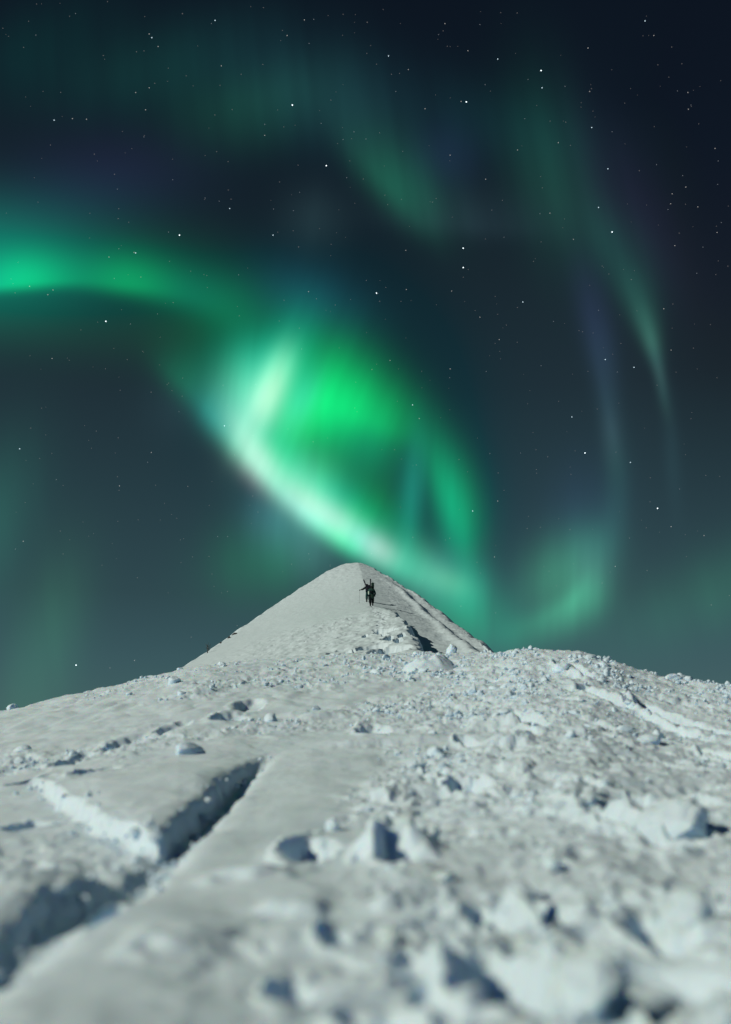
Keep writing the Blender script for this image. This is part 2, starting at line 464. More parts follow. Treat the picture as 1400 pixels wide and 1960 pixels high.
# pits: photo centre, half-size across (photo px), half-size along (m), depth (m), sharpness
PITS = [(595, 1632, 54, 0.55, 0.13), (955, 1865, 96, 0.36, 0.15), (935, 1750, 64, 0.28, 0.09), (1045, 1735, 44, 0.30, 0.10), (1180, 1570, 66, 0.9, 0.18),
        (900, 1502, 42, 0.6, 0.10), (185, 1495, 32, 0.7, 0.10), (50, 1585, 34, 0.35, 0.09), (1262, 1770, 70, 0.18, 0.07), (830, 1475, 22, 0.4, 0.08),
        (640, 1810, 34, 0.10, 0.07), (1290, 1380, 44, 2.4, 0.40), (1100, 1283, 24, 1.8, 0.30), (1262, 1362, 22, 1.6, 0.25), (895, 1425, 22, 0.7, 0.10), (1385, 1450, 26, 0.8, 0.14), (730, 1950, 90, 0.14, 0.08), (560, 1890, 50, 0.16, 0.05),
        (70, 1500, 40, 0.6, 0.10), (440, 1375, 34, 1.0, 0.14), (1215, 1900, 26, 0.5, 0.09), (205, 1775, 18, 0.22, 0.05), (250, 1422, 44, 1.3, 0.07), (335, 1392, 30, 1.3, 0.06), (150, 1452, 26, 0.9, 0.06), (480, 1352, 30, 1.4, 0.07), (715, 1395, 34, 1.0, 0.10), (1010, 1375, 30, 1.4, 0.14), (1150, 1330, 28, 1.6, 0.16), (760, 1660, 40, 0.25, 0.06)]
PITS = [(*ground_px(a, b), c, d, e) for a, b, c, d, e in PITS]
LEDGES = [(760, 1650, 60, 0.11, 0.5), (700, 1655, 30, 0.07, 0.4), (1115, 1900, 76, 0.06, 0.3), (1285, 1585, 66, 0.10, 0.7), (1290, 1735, 56, 0.05, 0.3), (790, 1425, 140, 0.07, 0.5), (945, 1393, 45, 0.12, 0.7), (1190, 1440, 75, 0.09, 0.6), (975, 1425, 40, 0.10, 0.6), (600, 1370, 60, 0.10, 1.0), (470, 1695, 80, 0.05, 0.2),
          (330, 1830, 90, 0.04, 0.25), (560, 1760, 60, 0.05, 0.2), (1300, 1310, 70, 0.045, 1.4), (1200, 1300, 60, 0.05, 1.4)]
LEDGES = [(*ground_px(a, b), c, d, e) for a, b, c, d, e in LEDGES]
# the cut edge that runs away from the camera and the two slabs on its left
CUT = [G(-40, 1850), G(100, 1765), G(205, 1715), G(285, 1655), G(318, 1618), G(385, 1560), G(450, 1495), G(512, 1438)]
cutY = np.array([c[1] for c in CUT]); cutX = np.array([c[0] for c in CUT])
SLAB_A = [G(306, 1628), G(385, 1560), G(450, 1495), G(512, 1438), G(420, 1404), G(280, 1420), G(170, 1440), G(95, 1470), G(52, 1502), G(112, 1545), G(190, 1592), G(250, 1618)]
SLAB_B = [G(-60, 1858), G(100, 1768), G(205, 1717), G(283, 1652), G(180, 1640), G(60, 1648), G(-80, 1668), G(-200, 1700), G(-200, 1800)]
def px_of(X, Y, Z):
    yy = Y * math.cos(PITCH) + (Z - H_CAM) * math.sin(PITCH)
    zz = -Y * math.sin(PITCH) + (Z - H_CAM) * math.cos(PITCH)
    yy = np.maximum(yy, 1e-3)
    return 700 + FPX * X / yy, 980 - FPX * zz / yy

def roughness_mask(X, Y, Z):
    """1 where the surface is broken up, 0 on the smooth drifts"""
    x, y = px_of(X, Y, Z)
    m = 0.55 + 0.5 * fbm(X * 0.5, Y * 0.3, 2, 91)
    m += 0.45 * sstep(600, 820, x) - 0.15
    def ell(cx, cy, rx, ry, ang=0.0):
        t = math.radians(ang); dx, dy = x - cx, y - cy
        u = (dx * math.cos(t) + dy * math.sin(t)) / rx; v = (-dx * math.sin(t) + dy * math.cos(t)) / ry
        return np.exp(-(u * u + v * v))
    m -= 1.0 * ell(470, 1590, 200, 70, -38)      # smooth drift right of the cut
    m -= 0.8 * ell(140, 1385, 240, 28, -6)       # smooth far-left slope
    m -= 0.5 * ell(330, 1480, 120, 45, -35)
    m -= 0.6 * ell(230, 1800, 170, 60, -30)
    m -= 0.5 * ell(640, 1330, 150, 20, -6)
    m -= 0.5 * ell(900, 1680, 160, 40, 0)
    m += 0.6 * ell(520, 1300, 260, 26, -8)
    m += 0.5 * ell(240, 1430, 220, 25, -10)
    m += 0.4 * ell(1050, 1320, 300, 50, 4)
    m += 0.3 * ell(800, 1850, 400, 120, 0)
    return np.clip(m, 0.02, 1.25)

def ground(X, Y):
    X = np.asarray(X, float); Y = np.asarray(Y, float)
    D = np.hypot(X, Y)
    z = base_ground(X, Y)
    far = 1 - sstep(60, 110, D)
    near = sstep(0.9, 1.8, D)
    m = roughness_mask(X, Y, z)
    wx = X + 0.10 * fbm(X * 1.7, Y * 1.7, 3, 5); wy = Y + 0.10 * fbm(X * 1.7 + 31, Y * 1.7, 3, 6)
    # slabs
    jag = 0.05 * fbm(X * 2.5, Y * 2.5, 2, 40) + 0.035 * fbm(X * 6, Y * 6, 3, 41) + 0.012 * fbm(X * 17, Y * 17, 2, 43)
    da = dist_poly(X, Y, SLAB_A) + jag
    backA = sstep(0.0, 3.2, 11.6 - Y)
    z = z + (0.8 * sstep(-0.03, 0.06, da) + 0.2 * sstep(0.0, 0.3, da)) * 0.14 * (0.45 + 0.55 * backA) * (1 - 0.7 * sstep(9.0, 12.5, Y))
    db = dist_poly(X, Y, SLAB_B) + jag
    z = z + (0.8 * sstep(-0.03, 0.06, db) + 0.2 * sstep(0.0, 0.25, db)) * (0.03 + 0.05 * sstep(2.6, 4.0, Y)) * (1 - 0.85 * sstep(4.1, 4.75, Y))
    # trench at the foot of the cut
    cx = np.interp(Y, cutY, cutX); off = X - cx
    inr = sstep(2.2, 2.6, Y) * (1 - sstep(11.0, 12.6, Y))
    z = z - inr * 0.07 * np.exp(-((off - 0.06 + jag * 0.6) / 0.10) ** 2)
    # pits with one steep rim
    for (px, py, pd, hw, hl, dep) in PITS:
        w = hw * pd / FPX
        u = (X - px) / w; v = (Y - py) / hl
        sel = (np.abs(u) < 2.2) & (np.abs(v) < 2.2)
        if not sel.any(): continue
        q = np.sqrt(u[sel] ** 2 + v[sel] ** 2) + 0.22 * noise(X[sel] * 1.6 / w, Y[sel] * 1.6 / w, 77)
        prof = (1 - sstep(0.45, 1.0, q)) * (0.8 - 0.25 * u[sel] - 0.35 * np.clip(v[sel], -1, 1))
        rim = np.exp(-((q - 1.15) / 0.2) ** 2) * (0.24 - 0.30 * np.clip(u[sel], -1, 1)).clip(0, 1)
        z[sel] += dep * (0.6 * rim - 2.3 * prof)
    for (px, py, pd, hw, hh, hl) in LEDGES:
        w = hw * pd / FPX
        u = (X - px) / w; v = (Y - py) / hl + 0.3 * noise(X * 1.3 / w, Y * 1.3 / w, 59)
        z = z + hh * np.exp(-u ** 4) * sstep(-0.55, 0.05, v) * np.exp(-np.maximum(v, 0) ** 2)
    # drifts, lumps and grain
    z = z + far * near * (0.05 * fbm(X * 0.55, Y * 0.35, 3, 11) + 0.025 * fbm(wx * 1.9, wy * 1.5, 3, 12) * (0.4 + m))
    c1 = clods(wx / 0.60, wy / 0.66, 21, 0.30, 0.15, 0.45) * 0.14
    c2 = clods(wx / 0.25 + 7, wy / 0.30, 22, 0.30, 0.15, 0.45) * 0.08
    c3 = clods(wx / 0.10 + 3, wy / 0.11, 23, 0.4, 0.2, 0.5) * 0.05
    mm = sstep(0.25, 0.95, m)
    d1 = clods(wx / 0.55 + 41, wy / 0.85, 27, 0.42, 0.2, 0.5) * 0.15
    d2 = clods(wx / 0.22 + 13, wy / 0.33, 28, 0.40, 0.2, 0.5) * 0.085
    z = z - far * near * mm * np.maximum(d1, d2)
    z = z + far * near * mm * 0.030 * fbm(wx * 4.2, wy * 3.4, 3, 29)
    z = z + far * near * mm * (np.maximum(c1 * sstep(0.6, 1.1, m), c2) + c3 * (1 - 0.5 * sstep(14, 24, D)))
    z = z + far * near * (0.002 + 0.009 * mm) * fbm(X * 9, Y * 8, 3, 14) 
    # wavelets pressed into the far left slope and the crest
    z = z + far * sstep(14, 22, D) * 0.06 * np.abs(fbm(X * 0.9, Y * 0.45, 3, 15)) 
    return z

def polar(az, r, fn):
    A, R = np.meshgrid(np.radians(az), r)
    X, Y = R * np.sin(A), R * np.cos(A)
    Z = fn(X.ravel(), Y.ravel())
    return np.stack([X.ravel(), Y.ravel(), Z], 1)
az_f = np.linspace(-27, 27, 860)
az_c = np.concatenate([np.linspace(-180, -60, 41)[:-1], np.linspace(-60, -27, 50)[:-1], az_f, np.linspace(27, 60, 50)[1:], np.linspace(60, 180, 41)[1:-1]])
r_f = np.exp(np.linspace(math.log(1.7), math.log(46), 640))
r_all = np.concatenate([np.linspace(0.05, 1.7, 20)[:-1], r_f, np.exp(np.linspace(math.log(46), math.log(6000), 50))[1:]])
V = polar(az_c, r_all, ground)
F = grid_faces(len(r_all), len(az_c), wrap=True)
snow_field = mesh_obj("snow_field", V, F[:, ::-1], SNOW)
tag(snow_field, "broken wind-packed snow slope rising from the camera to the crest", None, None, 'structure')

# ------------------------------------------------------------------ the peak
def at_dist(x, y, Y):
    d = px_dir(x, y); k = Y / d[1]
    return np.array([d[0] * k, Y, H_CAM + d[2] * k])
RIDGE = [(34, 806, 1262), (38, 806, 1252), (42, 802, 1238), (50, 787, 1214), (60, 770, 1190), (70, 750, 1171), (80, 728, 1164), (88, 712, 1159.5), (100, 702, 1135), (115, 694, 1104), (124, 689, 1086), (130, 684, 1077.5)]
RP = np.array([at_dist(x, y, Y) for Y, x, y in RIDGE])
rY = np.concatenate([RP[:, 1], [136, 145, 170]]); rX = np.concatenate([RP[:, 0], [RP[-1, 0] - 0.2] * 3]); rZ = np.concatenate([RP[:, 2], [RP[-1, 2] - 0.8, RP[-1, 2] - 4, RP[-1, 2] - 16]])
LEFT = [(140, 1400, 46), (250, 1345, 54), (350, 1280, 66), (395, 1250, 76), (440, 1221, 87), (480, 1192, 98), (540, 1150, 112), (600, 1112, 122), (635, 1091, 126), (664, 1079, 130)]
RIGHT = [(1040, 1300, 34), (985, 1276, 46), (945, 1251, 58), (905, 1221, 72), (870, 1196, 86), (845, 1175, 96), (820, 1156, 104), (780, 1127, 113), (740, 1103, 120), (718, 1090, 125), (696, 1080, 130)]
LE = np.array([at_dist(x, y, Y) for x, y, Y in LEFT]); RE = np.array([at_dist(x, y, Y) for x, y, Y in RIGHT])
fY = np.concatenate([LE[:, 1], [140, 170]]); fX = np.concatenate([LE[:, 0], [LE[-1, 0]] * 2]); fZ = np.concatenate([LE[:, 2], [LE[-1, 2] - 2.5, LE[-1, 2] - 15]])
eY = np.concatenate([RE[:, 1], [140, 170]]); eX = np.concatenate([RE[:, 0], [RE[-1, 0]] * 2]); eZ = np.concatenate([RE[:, 2], [RE[-1, 2] - 2.5, RE[-1, 2] - 15]])
PEAK_PITS = [(735, 1196, 55, 26, 2.6, 0.55), (700, 1199, 54, 8, 1.6, 0.4), (742, 1240, 42, 46, 2.2, 0.8), (722, 1228, 46, 30, 1.3, 0.45), (612, 1240, 44.5, 30, 1.6, 0.5), (665, 1236, 45, 22, 0.9, 0.35), (700, 1230, 46, 26, 1.0, 0.35), (746, 1215, 49, 12, 1.4, 0.35),
             (770, 1212, 50, 9, 1.0, 0.3), (762, 1226, 47, 10, 1.0, 0.3), (655, 1228, 48, 30, 0.8, 0.2), (590, 1243, 44, 20, 1.0, 0.2)]
PEAK_PITS = [(*at_dist(a, b, Y)[:2], Y, c, d, e) for a, b, Y, c, d, e in PEAK_PITS]
def peak(X, Y):
    xr = smooth_interp(Y, rY, rX) + 0.25 * noise(Y * 0.22, Y * 0 + 1.7, 3) * (1 - sstep(78, 86, Y))
    hz = smooth_interp(Y, rY, rZ)
    s = X - xr
    sl = np.maximum(xr - smooth_interp(Y, fY, fX), 0.4); dle = np.maximum(hz - smooth_interp(Y, fY, fZ), 0.03)
    u = np.maximum(-s, 0); ovl = np.maximum(u - sl - 0.25 * fbm(Y * 0.3, X * 0.08, 3, 62), 0)
    dl = dle * np.minimum(u / sl, 1.0) ** 1.25 + 0.9 * (np.sqrt(ovl ** 2 + 0.25) - 0.5) + 0.12 * np.maximum(u - sl, 0)
    jag = 0.12 * fbm(X * 0.9, Y * 0.7, 3, 61)
    cl = np.interp(Y, [36, 42, 50, 60, 68, 74, 79, 82], [0.9, 1.4, 1.6, 1.4, 1.0, 0.6, 0.2, 0.0])
    sj = s + jag * 2.2
    se = np.maximum(smooth_interp(Y, eY, eX) - xr, 0.4); de = np.maximum(hz - smooth_interp(Y, eY, eZ), 0.05)
    ej = 0.35 * fbm(Y * 0.35, X * 0.1, 3, 63)
    t = np.maximum(s, 0) / se
    cl = np.minimum(cl, de * 0.9)
    over = np.maximum(s - se - ej, 0)
    dr = cl * sstep(0.0, 0.7, sj) + (de - cl) * np.minimum(t, 1.0) ** 1.15 + 1.1 * (np.sqrt(over ** 2 + 0.16) - 0.4) + 0.15 * np.maximum(s - se, 0)
    z = hz - dl - dr
    knoll = (1 - sstep(66, 82, Y)) * (1 - sstep(0.0, 1.0, s))
    right = sstep(0.6, 3.0, s)
    # shoulder rib down the right face
    srib = se * 0.72 + 0.4 * noise(Y * 0.12, Y * 0 + 5.5, 8)
    rf = sstep(1.5, 3.0, s) * (1 - sstep(104, 122, Y)) * (s < se)
    z = z + rf * (0.28 * np.exp(-((s - srib) / 0.5) ** 2) - 0.20 * np.exp(-((s - srib - 1.0) / 0.6) ** 2))
    # wind crust on the right face: streaks that run down the slope
    q = X * 0.75 + Y * 0.35
    z = z + right * (0.10 * fbm(X * 0.35 + Y * 0.1, Y * 0.9 - X * 0.5, 4, 65) + 0.05 * np.maximum(fbm(X * 1.6, Y * 1.3, 3, 66), 0))
    z = z + right * 0.12 * clods(X / 0.9, Y / 1.1, 67, 0.22, 0.12, 0.35)
    # left face almost smooth
    z = z + (1 - right) * (1 - knoll) * (0.14 * fbm(X * 0.12, Y * 0.06, 2, 68) + 0.02 * fbm(X * 1.1, Y * 0.5, 3, 69))
    # broken knoll below the walkers
    ks = knoll * sstep(-16, -4, s)
    z = z + ks * (0.10 * fbm(X * 0.9, Y * 0.55, 3, 70) + 0.16 * clods(X / 0.6, Y / 0.8, 71, 0.3, 0.12, 0.42) + 0.12 * clods(X / 0.28, Y / 0.35, 72, 0.4, 0.15, 0.5) * sstep(-0.2, 0.4, fbm(X * 0.4, Y * 0.25, 2, 73)))
    for (px, py, Yc, hw, hl, dep) in PEAK_PITS:
        w = hw * Yc / FPX
        u = (X - px) / w; v = (Y - py) / hl
        qq = np.sqrt(u * u + v * v) + 0.38 * noise(X * 0.9 / w, Y * 0.8, 79) + 0.10 * noise(X * 3.0 / w, Y * 2.6, 78)
        z = z - 2.6 * dep * (1 - sstep(0.72, 1.0, qq)) * (0.75 - 0.2 * u - 0.3 * np.clip(v, -1, 1))
    # a trail of footprints up the knoll to the walkers
    for k in range(62):
        fy = 41 + 0.74 * k
        fx = float(smooth_interp(np.array([fy]), rY, rX)[0]) - 1.6 * max(0.0, (80 - fy) / 38) - 0.55 + 0.28 * (k % 2) + 0.25 * math.sin(fy * 0.4)
        sel = (np.abs(X - fx) < 0.5) & (np.abs(Y - fy) < 0.7)
        if sel.any(): z[sel] -= 0.16 * np.exp(-(((X[sel] - fx) / 0.16) ** 2 + ((Y[sel] - fy) / 0.26) ** 2) ** 2)
    # crumbs along the summit line
    z = z + 0.05 * fbm(X * 1.3, Y * 1.3, 2, 80) * sstep(100, 126, Y)
    return np.maximum(z, -30.0)
azp = np.concatenate([np.linspace(-40, -15.5, 60)[:-1], np.linspace(-15.5, 9.5, 860), np.linspace(9.5, 40, 60)[1:]])
rp = np.concatenate([np.linspace(34, 60, 220)[:-1], np.linspace(60, 133, 300)[:-1], np.linspace(133, 180, 40)])
V = polar(azp, rp, peak)
F = grid_faces(len(rp), len(azp))
snow_peak = mesh_obj("snow_peak", V, F[:, ::-1], SNOW_FAR)
tag(snow_peak, "snow-covered cone of a mountain top behind the crest", None, None, 'structure')
def peak_at(x, y, lo=36, hi=140):
    """where a photograph pixel meets the peak"""
    d = px_dir(x, y)
    Y = np.linspace(lo, hi, 3000); X = d[0] / d[1] * Y; rz = H_CAM + d[2] / d[1] * Y
    z = peak(X, Y)
    hit = z >= rz
    k = int(np.argmax(hit)) if hit.any() else int(np.argmin(rz - z))
    return float(X[k]), float(Y[k]), float(z[k])
#PART2
# ------------------------------------------------------------------ loose snow
def ico(sub):
    bm = bmesh.new(); bmesh.ops.create_icosphere(bm, subdivisions=sub, radius=1.0)
    bm.verts.ensure_lookup_table()
    v = np.array([v.co[:] for v in bm.verts]); f = np.array([[q.index for q in fc.verts] for fc in bm.faces]); bm.free()
    return v, f
def lump(sub, seed, squash=0.75, ang=0.35, cuts=9):
    """a rough broken lump of wind crust: facetted, flattened, base near z = 0"""
    v, f = ico(sub)
    r_ = np.random.default_rng(seed)
    n = v.copy()
    for _ in range(cuts):                                   # break it along a few planes
        d = r_.normal(size=3); d /= np.linalg.norm(d); h = r_.uniform(0.5, 0.9)
        k = n @ d
        n = n - np.maximum(k - h, 0)[:, None] * d[None, :] * 0.85
    nz = 0.28 * fbm(v[:, 0] * 1.3 + 9 * seed, v[:, 1] * 1.3 + v[:, 2] * 1.9, 3, seed) + 0.14 * fbm(v[:, 0] * 4 + v[:, 2] * 3, v[:, 1] * 4 - v[:, 2] * 2, 2, seed + 50)
    n = n * (1 + ang * nz)[:, None]
    n[:, 2] *= squash
    n *= r_.uniform(0.8, 1.2, 3)
    n[:, 2] -= n[:, 2].min() + 0.25
    return n, f
LUMPS = []
for k in range(14):
    v, f = lump(3, 300 + k, squash=[0.6, 0.8, 0.95, 0.5][k % 4], ang=0.7)
    o = mesh_obj("snow_lump", v, f, SNOW_DRY); LUMPS.append(o.data); bpy.data.objects.remove(o)
ROUND = []
for k in range(7):
    v, f = lump(4, 900 + k, squash=[0.6, 0.75][k % 2], ang=0.4, cuts=2)
    o = mesh_obj("snow_lump", v, f, SNOW); ROUND.append(o.data); bpy.data.objects.remove(o)
FACET = []
for k in range(5):                                       # lumps broken with one large flat face
    v, f = lump(4, 950 + k, squash=0.9, ang=0.25, cuts=3)
    r_ = np.random.default_rng(60 + k)
    for d, h, kk in (((-0.62, -0.50, 0.60), 0.26, 0.72), ((0.1 * r_.normal(), -0.2, 0.97), 0.46, 0.6), ((0.7, -0.5, 0.4), 0.66, 0.5)):
        d = np.array(d); d = d / np.linalg.norm(d)
        v = v - np.maximum(v @ d - h, 0)[:, None] * d[None, :] * kk
    v = v * (1 + 0.10 * fbm(v[:, 0] * 2.5 + 3 * k, v[:, 1] * 2.5 + v[:, 2] * 2.1, 3, 970 + k))[:, None]
    o = mesh_obj("snow_lump", v, f, SNOW); FACET.append(o.data); bpy.data.objects.remove(o)
def place(name, me, x, y, z, s, rot, label, cat, group=None, tilt=0.2):
    o = bpy.data.objects.new(name, me); COL.objects.link(o)
    o.location = (x, y, z); o.scale = s
    o.rotation_euler = (random.uniform(-tilt, tilt), random.uniform(-tilt, tilt), rot)
    return tag(o, label, cat, group)
def gz(x, y): return float(ground(np.array([x]), np.array([y]))[0])

# lumps one can point at: photo centre of the base, width (photo px), height ratio
NAMED = [
    (1285, 1592, 140, 0.95, "biggest bright rounded snow block at the right, beside a deep shaded pit"),
    (1120, 1915, 165, 1.1, "broad pale snow block at the bottom edge, right of the large dark hollow"),
    (1310, 1760, 120, 1.1, "blurred leaning snow block near the right edge, above a curved shadow"),
    (728, 1640, 50, 1.1, "leftmost upright chunk of the row of bright snow chunks at mid slope"),
    (772, 1640, 54, 1.3, "tallest bright chunk in the middle of the row of upright snow chunks"),
    (818, 1635, 48, 1.1, "rightmost upright chunk of the bright row, next to a small black shadow"),
    (360, 1447, 56, 0.8, "lone snow lump on top of the large slab casting a hooked shadow"),
    (1115, 1530, 60, 0.7, "low snow chunk on the left rim of the right-hand pit"),
    (575, 1600, 44, 0.8, "small snow chunk at the upper right rim of the oval hollow"),
    (865, 1250, 24, 1.2, "small pointed snow tooth standing right of the mound on the crest"),
    (797, 1254, 20, 1.1, "little knob of snow on top of the mound at the foot of the peak"),
    (1080, 1286, 46, 0.9, "dark-sided broken snow block on the right crest"),
    (1128, 1292, 36, 0.85, "small broken block with a shaded face right of the larger crest block"),
    (1155, 1282, 28, 0.8, "pale snow block furthest right in the broken group on the crest"),
    (1050, 1247, 36, 0.5, "flat lump breaking the skyline of the right-hand crest"),
    (1290, 1305, 28, 0.6, "rounded lump on the skyline near the right edge"),
    (1405, 1320, 30, 0.6, "snow lump on the skyline at the far right edge"),
    (610, 1590, 30, 0.8, "little lump perched above the oval hollow"),
    (1020, 1560, 40, 0.9, "bright snow lump left of the shaded right-hand pit"),
    (1000, 1790, 55, 0.8, "small lit lump between the two dark hollows at lower right"),
    (845, 1700, 44, 0.9, "single bright lump on the smooth patch right of centre"),
    (1060, 1665, 36, 1.1, "narrow lit lump above the lower right hollows"),
    (25, 1335 + 22, 22, 0.8, "small lump on the skyline at the far left edge"),
    (640, 1580, 36, 1.0, "bright lump right above the oval hollow"),
    (45, 1440, 40, 0.7, "snow lump near the left edge beyond the large slab"),
    (205, 1430, 40, 0.8, "chunk of crust behind the back edge of the large slab"),
    (740, 1810, 60, 0.7, "blurred low lump at the bottom centre beside two small dark holes"),
    (1245, 1420, 44, 0.8, "crust chunk under the dark scar on the right slope"),
    (345, 1255 + 28, 12, 0.9, "tiny lump where the left flank of the peak meets the crest"),
]
for i, (x, y, w, hr, lab) in enumerate(NAMED):
    X, Y, D = ground_px(x, y)
    s = w * D / FPX / 2
    facet = w >= 42 and y > 1500
    place("snow_lump", FACET[i % 5] if facet else ROUND[(i * 3 + 2) % 7], X, Y, gz(X, Y) - (0.30 if facet else 0.40) * s, (s, s * random.uniform(0.8, 1.1), s * hr * 1.15),
          random.uniform(-0.25, 0.25) if facet else random.uniform(0, 6.28), lab, "snow lump", None, 0.12)

# the great many that nothing tells apart
MARKS = [
    (240, 1300, "on the upper left slope under the skyline"), (520, 1290, "on the slope just below the left flank of the peak"), (800, 1300, "on the slope around the mound at the foot of the peak"),
    (1090, 1310, "on the slope under the broken blocks of the right crest"), (1340, 1350, "near the skyline at the right edge"), (180, 1430, "behind the back edge of the large slab"),
    (600, 1420, "just beyond the upper end of the long cut"), (850, 1450, "on the middle of the slope under the peak"), (1150, 1440, "above the shaded right-hand pit"), (1370, 1560, "right of the biggest rounded block"),
    (760, 1570, "around the row of upright bright chunks"), (1060, 1590, "left of the shaded right-hand pit"), (600, 1690, "below the oval hollow"), (60, 1590, "between the two slabs at the left edge"),
    (880, 1770, "above and left of the two dark hollows at lower right"), (1180, 1790, "right of the two dark hollows at lower right"), (640, 1880, "in the blur at the bottom centre"), (250, 1860, "in the blur right of the lower slab"), (1340, 1880, "in the blurred bottom right corner"), (960, 1930, "in the blur under the large dark hollow"), (400, 1640, "on the smooth drift right of the long cut"),
]
cand = []
N = 60000
ax = rng.uniform(-20.5, 20.5, N); ly = np.exp(rng.uniform(math.log(2.0), math.log(37), N))
CX, CY = ly * np.sin(np.radians(ax)), ly * np.cos(np.radians(ax))
CB = base_ground(CX, CY); CM = roughness_mask(CX, CY, CB); CPX, CPY = px_of(CX, CY, CB)
cl_n = fbm(CX * 0.8, CY * 0.5, 3, 205)
dens = np.clip(CM - 0.35, 0, 1) ** 1.3 * np.clip(0.20 + 1.1 * cl_n, 0.01, 1.2) * (1 - 0.45 * sstep(640, 900, CPX) * (1 - sstep(14, 20, ly))) * (0.04 + 0.45 * sstep(5, 12, ly) + 0.55 * sstep(12, 20, ly))
keep = (rng.uniform(0, 1, N) < dens) & (CPX > -20) & (CPX < 1420) & (CPY < 1980)
in_slab = (dist_poly(CX, CY, SLAB_A) > -0.12) | (dist_poly(CX, CY, SLAB_B) > -0.12)
keep &= ~(in_slab & (rng.uniform(0, 1, N) < 0.85))
idx = np.nonzero(keep)[0]
size = np.clip(rng.lognormal(math.log(0.024), 0.55, N), 0.010, 0.11) * np.clip(0.55 + ly / 24, 0.65, 1.6)
pxs = size * 2 / ly * FPX
order = idx[np.argsort(-pxs[idx])]
n_big = 250
big, small = order[:n_big], order[n_big:]
BZ = ground(CX[big], CY[big])
mark = [min(range(len(MARKS)), key=lambda i: (MARKS[i][0] - CPX[k]) ** 2 + 4 * (MARKS[i][1] - CPY[k]) ** 2) for k in big]
which = {}
for m_ in set(mark):
    mem = [j for j in range(len(big)) if mark[j] == m_]
    for word, key in (("largest", lambda j: -pxs[big[j]]), ("leftmost", lambda j: CPX[big[j]]), ("rightmost", lambda j: -CPX[big[j]]), ("lowest", lambda j: -CPY[big[j]]), ("topmost", lambda j: CPY[big[j]]), ("smallest", lambda j: pxs[big[j]])):
        free = [j for j in mem if j not in which]
        # only where it really is the extreme of the whole cluster
        if free and min(mem, key=key) in free: which[min(mem, key=key)] = word
for j, k in enumerate(big):
    g = MARKS[mark[j]][2]; s = size[k]
    lone = mark.count(mark[j]) == 1
    lab = ('single loose lump ' if lone else which[j] + ' loose lump ' if j in which else 'middling loose lump ') + g
    place("snow_lump", LUMPS[j % 14], CX[k], CY[k], BZ[j] - 0.35 * s, (s * random.uniform(0.8, 1.3), s, s * random.uniform(0.7, 1.15)), random.uniform(0, 6.28), lab, "snow lump", None if lone else 'lumps ' + g, 0.4)
# crumbs: nobody could count them
small = small[:9500]
# some have fallen into the cut and lie along the foot of the slabs
fx, fy = [], []
edge = CUT + [G(250, 1622), G(190, 1600), G(112, 1555), G(60, 1515)]
for (p, q, n_, sp) in [(CUT[k], CUT[k + 1], 13, 0.07) for k in range(len(CUT) - 1)] + [(G(306, 1634), G(190, 1604), 26, 0.08), (G(190, 1604), G(60, 1520), 30, 0.10)]:
    for _ in range(n_):
        t = random.random(); fx.append(p[0] + (q[0] - p[0]) * t + random.gauss(0.03, sp)); fy.append(p[1] + (q[1] - p[1]) * t + random.gauss(0, 0.05))
n_old = len(CX)
CX = np.concatenate([CX, fx]); CY = np.concatenate([CY, fy]); size = np.concatenate([size, np.clip(rng.lognormal(math.log(0.016), 0.5, len(fx)), 0.006, 0.05)])
small = np.concatenate([small, np.arange(n_old, n_old + len(fx))])
SZ = ground(CX[small], CY[small])
cv, cf = [], []
for q in range(8):
    v, f = lump(1, 700 + q, squash=0.8, ang=0.6); cv.append(v); cf.append(f)
allv, allf, off = [], [], 0
for j, k in enumerate(small):
    v = cv[j % 8]; s = size[k]; t = rng.uniform(0, 6.28)
    R = np.array([[math.cos(t), -math.sin(t), 0], [math.sin(t), math.cos(t), 0], [0, 0, 1]])
    allv.append((v * [s, s * rng.uniform(0.7, 1.1), s]) @ R.T + [CX[k], CY[k], SZ[j]]); allf.append(cf[j % 8] + off); off += len(v)
crumbs = mesh_obj("snow_crumbs", np.concatenate(allv), np.concatenate(allf), SNOW_DRY, smooth=False)
tag(crumbs, "countless small crumbs of broken snow strewn over the slope", "snow crumbs", None, 'stuff')

# mound with the knob at the foot of the peak
def heap(name, x, y, wpx, hpx, label, seed, cat="snow mound"):
    X, Y, D = ground_px(x, y)
    w, h = wpx * D / FPX / 2, hpx * D / FPX
    na, nr_ = 64, 26
    vs = []
    for i in range(nr_):
        r = i / (nr_ - 1)
        for j in range(na):
            a = 2 * math.pi * j / na
            vs.append((math.cos(a) * r * w, math.sin(a) * r * w * 1.1, r))
    vs = np.array(vs); r = vs[:, 2]
    hh = h * (1 - sstep(0.30, 1.0, r)) * (1 + 0.45 * fbm(vs[:, 0] * 1.6 + seed, vs[:, 1] * 1.6, 3, seed)) + 0.05 * fbm(vs[:, 0] * 5, vs[:, 1] * 5, 3, seed + 3) * (1 - r)
    gz_ = base_ground(X + vs[:, 0], Y + vs[:, 1]) - 0.08 * r
    gz_ = np.where(r > 0.9, gz_ - 0.15, gz_)
    o = mesh_obj(name, np.stack([vs[:, 0], vs[:, 1], gz_ + hh - float(base_ground(np.array([X]), np.array([Y]))[0])], 1), grid_faces(nr_, na, True), SNOW)
    o.location = (X, Y, float(base_ground(np.array([X]), np.array([Y]))[0]))
    return tag(o, label, cat)
heap("snow_mound", 822, 1282, 140, 26, "smooth pale snow mound at the foot of the peak with a knob on top", 5)

